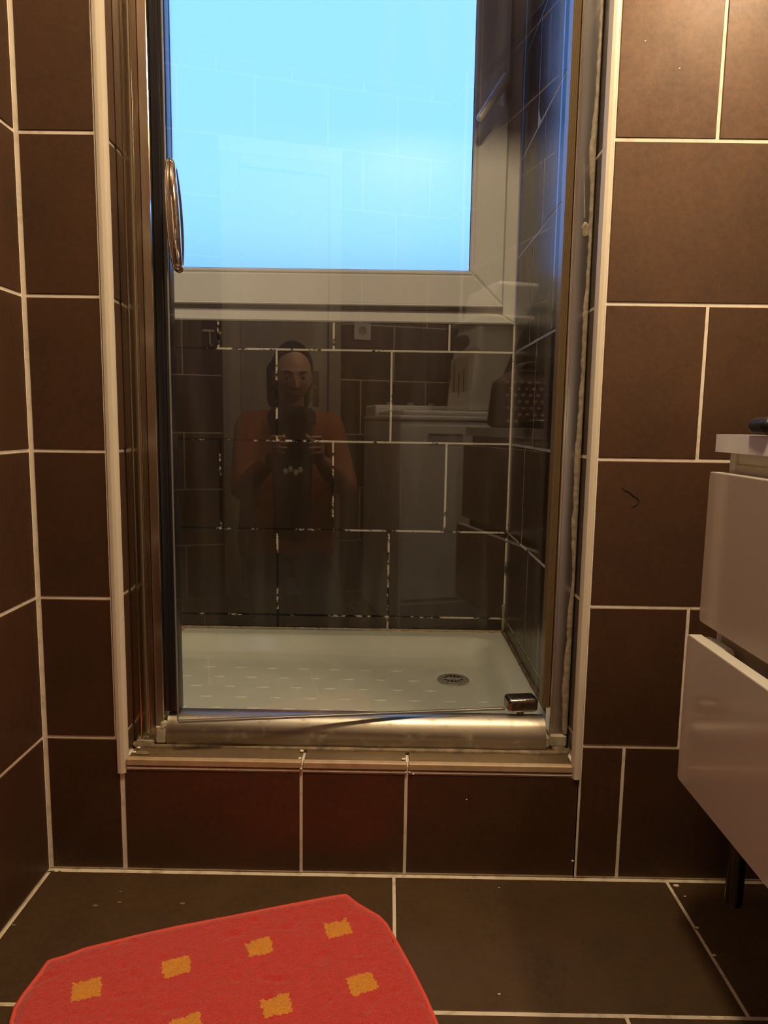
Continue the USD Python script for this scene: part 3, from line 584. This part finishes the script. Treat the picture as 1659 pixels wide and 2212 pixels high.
setting('trim_4', bx(PX-.004, PX+.010, PY-.010, PY+.004, .001, H-.001, .003), 'trim_plastic', 'cream corner trim on the tiled duct in the rear right corner', 'trim')
# ------------------------------------------------------------------ the person taking the photograph, and the phone
pe = thing('person', 'person kneeling in a rust cardigan and dark scarf holding a phone with both hands', 'person')
def soft(parts, res, it=12):
    m = parts[0]
    for q in parts[1:]: m = m+q
    t = tm(m.refine_to_length(res)); t = trimesh.Trimesh(t.vertices, t.faces, process=True); trimesh.smoothing.filter_taubin(t, .5, -.53, iterations=it); return t
def chain(*j): return [hull(a, b) for a, b in zip(j, j[1:])]
CX = .532
hd_c = np.array([CX, -1.500, 1.040])
# head: a sphere pulled into a skull, jaw, brow, eye hollows, nose, lips and chin; it looks down at the phone
hs = trimesh.creation.icosphere(5, 1.0); v = hs.vertices.copy(); d = v.copy()
sx = .074-.014*np.clip(-d[:, 2]-.15, 0, 1); v = np.c_[d[:, 0]*sx, d[:, 1]*(.096-.010*np.clip(-d[:, 2], 0, 1)), d[:, 2]*.118]
def push(cx, cz, rx, rz, amt):
    global v
    wgt = np.exp(-((v[:, 0]-cx)/rx)**2-((v[:, 2]-cz)/rz)**2)*(d[:, 1] > .1); v[:, 1] += amt*wgt
for s in (-1, 1): push(s*.031, .004, .014, .010, -.012); push(s*.031, .024, .020, .008, .005); push(s*.040, -.028, .016, .018, .004)
push(0, -.020, .008, .022, .016); push(0, -.034, .013, .008, .013); push(0, -.062, .018, .006, .006); push(0, -.0705, .017, .006, .005); push(0, -.066, .022, .0022, -.004); push(0, -.098, .020, .014, .010); push(0, -.050, .020, .006, -.003)
hs.vertices = v
ears = [tm(m3.Manifold.sphere(1, 24).scale([.008, .017, .030]).translate([s*.073, -.006, -.012])) for s in (-1, 1)]
RX = trimesh.transformations.rotation_matrix(-.22, X)
def head(t):
    t = t.copy(); t.apply_transform(RX); t.apply_translation(hd_c); return t
# arms and hands
def finger(base, dirs, lens, r):
    p = np.array(base, float); j = [(p.copy(), r)]
    for k, (dd, l) in enumerate(zip(dirs, lens)): dd = np.array(dd, float); p = p+dd/np.linalg.norm(dd)*l; j.append((p.copy(), r*(1-.10*(k+1))))
    return chain(*j)
LS, RS = (CX-.165, -1.565, .835), (CX+.165, -1.565, .835)
LE, RE = (CX-.205, -1.445, .590), (CX+.215, -1.450, .590)
LW, RW = (CX-.105, -1.315, .715), (CX+.075, -1.312, .715)
parts = [hull(((CX, -1.535, .845), .055), ((CX, -1.520, .935), .050)), hull(((CX, -1.52, .93), .050), ((CX, -1.51, .985), .052))]
for E_, W_, s in ((LE, LW, -1), (RE, RW, 1)):
    parts += chain((np.array(E_)*.55+np.array(W_)*.45, .034), (W_, .025))
    pc = np.array([W_[0]-s*.012, -1.285, .762]); parts += [hull((W_, .024), (pc+(s*.006, 0, -.018), .022)), hull((pc+(s*.014, 0, -.02), .016), (pc+(s*.012, .004, .028), .013), (pc+(-s*.012, .010, -.018), .014), (pc+(-s*.006, .012, .02), .012))]
    for q in range(4):                                     # four fingers closed around the phone's edge, towards its back
        b = pc+(s*.010-s*.001*q, .008, .034-.019*q); ln = (.94, 1.05, 1.0, .80)[q]
        parts += finger(b, [(-s*.25, .95, .05), (-s*.85, .55, 0), (-s*1, .02, -.04)], [.030*ln, .021*ln, .017*ln], .0086)
    parts += finger(pc+(-s*.004, -.008, .010), [(-s*.55, -.35, .6), (-s*.8, -.05, .5), (-s*.9, .10, .3)], [.026, .024, .018], .0100)
skin = soft(parts, .006, 8)
obj('body', cat([skin, head(hs)]+[head(e) for e in ears]), 'skin', pe, smooth=True)
for s in (-1, 1):
    e = trimesh.creation.icosphere(3, .0108); e.apply_translation((s*.031, .0765, .004)); ew = obj('eye', head(e), 'eye_white', pe, smooth=True)
    lid = m3.Manifold.sphere(.0125, 40).translate([s*.031, .0765, .0045]).trim_by_plane([0, -.35, .94], -.0250+.0); obj('eyelid', head(tm(lid)), 'skin', ew, smooth=40)
    i_ = trimesh.creation.icosphere(2, .0055); i_.apply_scale([1, .5, 1]); i_.apply_translation((s*.031, .0865, .0005)); obj('iris', head(i_), 'iris', ew, smooth=True)
    obj('eyebrow', head(tube([(s*.014, .094, .022), (s*.030, .0915, .027), (s*.047, .077, .022)], [.0022, .0032, .0016], 8)), 'hair', pe, smooth=True)
obj('lips', head(cat([tube([(-.022, .080, -.0655), (-.010, .0915, -.0625), (0, .0925, -.0635), (.010, .0915, -.0625), (.022, .080, -.0655)], [.001, .0036, .0034, .0036, .001], 8), tube([(-.020, .080, -.067), (0, .0915, -.0715), (.020, .080, -.067)], [.001, .0042, .001], 8)])), 'lips', pe, smooth=True)
# hair: cap, and long locks down both sides and the back
hm = hs.copy(); hv = hm.vertices.copy(); hm.vertices = hv*np.array([1.10, 1.09, 1.09])
cap = man(trimesh.Trimesh(hm.vertices, hm.faces, process=True)) if False else m3.Manifold.sphere(1, 64).scale([.086, .108, .128]).translate([0, -.006, .004])
cap = cap.trim_by_plane([0, -1, .62], .004)
locks = [cap]
for s in (-1, 1):
    locks += chain(((s*.066, -.03, .03), .024), ((s*.070, -.04, -.03), .022), ((s*.066, -.05, -.085), .018))
locks += chain(((-.05, -.085, .0), .045), ((-.05, -.085, -.12), .040)) + chain(((.05, -.085, .0), .045), ((.05, -.085, -.12), .040))
obj('hair', head(soft(locks, .008, 8)), 'hair', pe, smooth=True)
# clothes
tor = [hull(((CX-.135, -1.575, .835), .065), ((CX+.135, -1.575, .835), .065), ((CX-.10, -1.60, .60), .10), ((CX+.10, -1.60, .60), .10)), hull(((CX-.10, -1.60, .60), .10), ((CX+.10, -1.60, .60), .10), ((CX-.10, -1.665, .33), .115), ((CX+.10, -1.665, .33), .115))]
for S_, E_, W_ in ((LS, LE, LW), (RS, RE, RW)):
    wv = np.array(E_)*.22+np.array(W_)*.78; tor += chain((S_, .060), (E_, .047), (wv, .038))
cg = soft(tor, .012, 10); cg.vertices += cg.vertex_normals*(.004*(meshkit.fbm(cg.vertices*np.array([22, 22, 14]), 3, 2)-.5)*2)[:, None]
obj('cardigan', cg, 'rust_wool', pe, smooth=True)
top = [hull(((CX-.045, -1.525, .86), .040), ((CX+.045, -1.525, .86), .040), ((CX-.050, -1.530, .62), .045), ((CX+.050, -1.530, .62), .045), ((CX-.05, -1.59, .40), .06), ((CX+.05, -1.59, .40), .06))]
tp = obj('knit_top', soft(top, .012, 8), 'dark_knit', pe, smooth=True)
pr_ = [trimesh.creation.icosphere(2, .010) for _ in range(4)]
for q, (a_, b_) in zip(pr_, ((-.030, .0), (-.010, .008), (.012, -.004), (.030, .006))): q.apply_scale([1, .25, 1.3]); q.apply_translation((CX+a_, -1.4855, .655+b_))
obj('shirt_print', pr_, 'print_white', tp, smooth=True)
th_ = np.linspace(0, 2*np.pi, 40); obj('scarf', cat([tube(np.c_[CX+.072*np.cos(th_), -1.525+.075*np.sin(th_), .856+.014*np.sin(th_*1.0)+.02*k], .027, 12) for k in (0, 1)]), 'dark_knit', pe, smooth=True)
leg = []
for s in (-1, 1):
    leg += chain(((CX+s*.085, -1.675, .270), .095), ((CX+s*.125, -1.270, .115), .066)); leg += chain(((CX+s*.125, -1.262, .085), .062), ((CX+s*.105, -1.45, .075), .066), ((CX+s*.095, -1.66, .060), .048))
leg += [hull(((CX-.085, -1.675, .275), .10), ((CX+.085, -1.675, .275), .10))]
lg = soft(leg, .012, 8); lg.vertices[:, 2] = np.maximum(lg.vertices[:, 2], .0155 if False else .0145)
obj('trousers', lg, 'dark_trousers', pe, smooth=True)
for s in (-1, 1): obj('sock', soft(chain(((CX+s*.095, -1.66, .055), .042), ((CX+s*.090, -1.75, .042), .034), ((CX+s*.088, -1.85, .030), .026)), .008, 6), 'dark_knit', pe, smooth=True)
ph = thing('phone', 'black smartphone held upright in front of the kneeling person', 'phone')
def phm(t): t.apply_transform(trimesh.transformations.rotation_matrix(PITCH, X)); t.apply_translation((CX-.024, -1.2525, .795)); return t
obj('phone_body', phm(extrude(rrect(-.0375, .0375, -.080, .080, .010), .008, 'y', -.004)), 'phone_glass', ph, smooth=30)
obj('phone_screen', phm(extrude(rrect(-.0345, .0345, -.077, .077, .008), .0006, 'y', -.0046)), 'phone_glass', ph)
obj('camera_bump', phm(extrude(rrect(-.030, -.006, .045, .072, .006), .0015, 'y', .004)), 'phone_glass', ph)
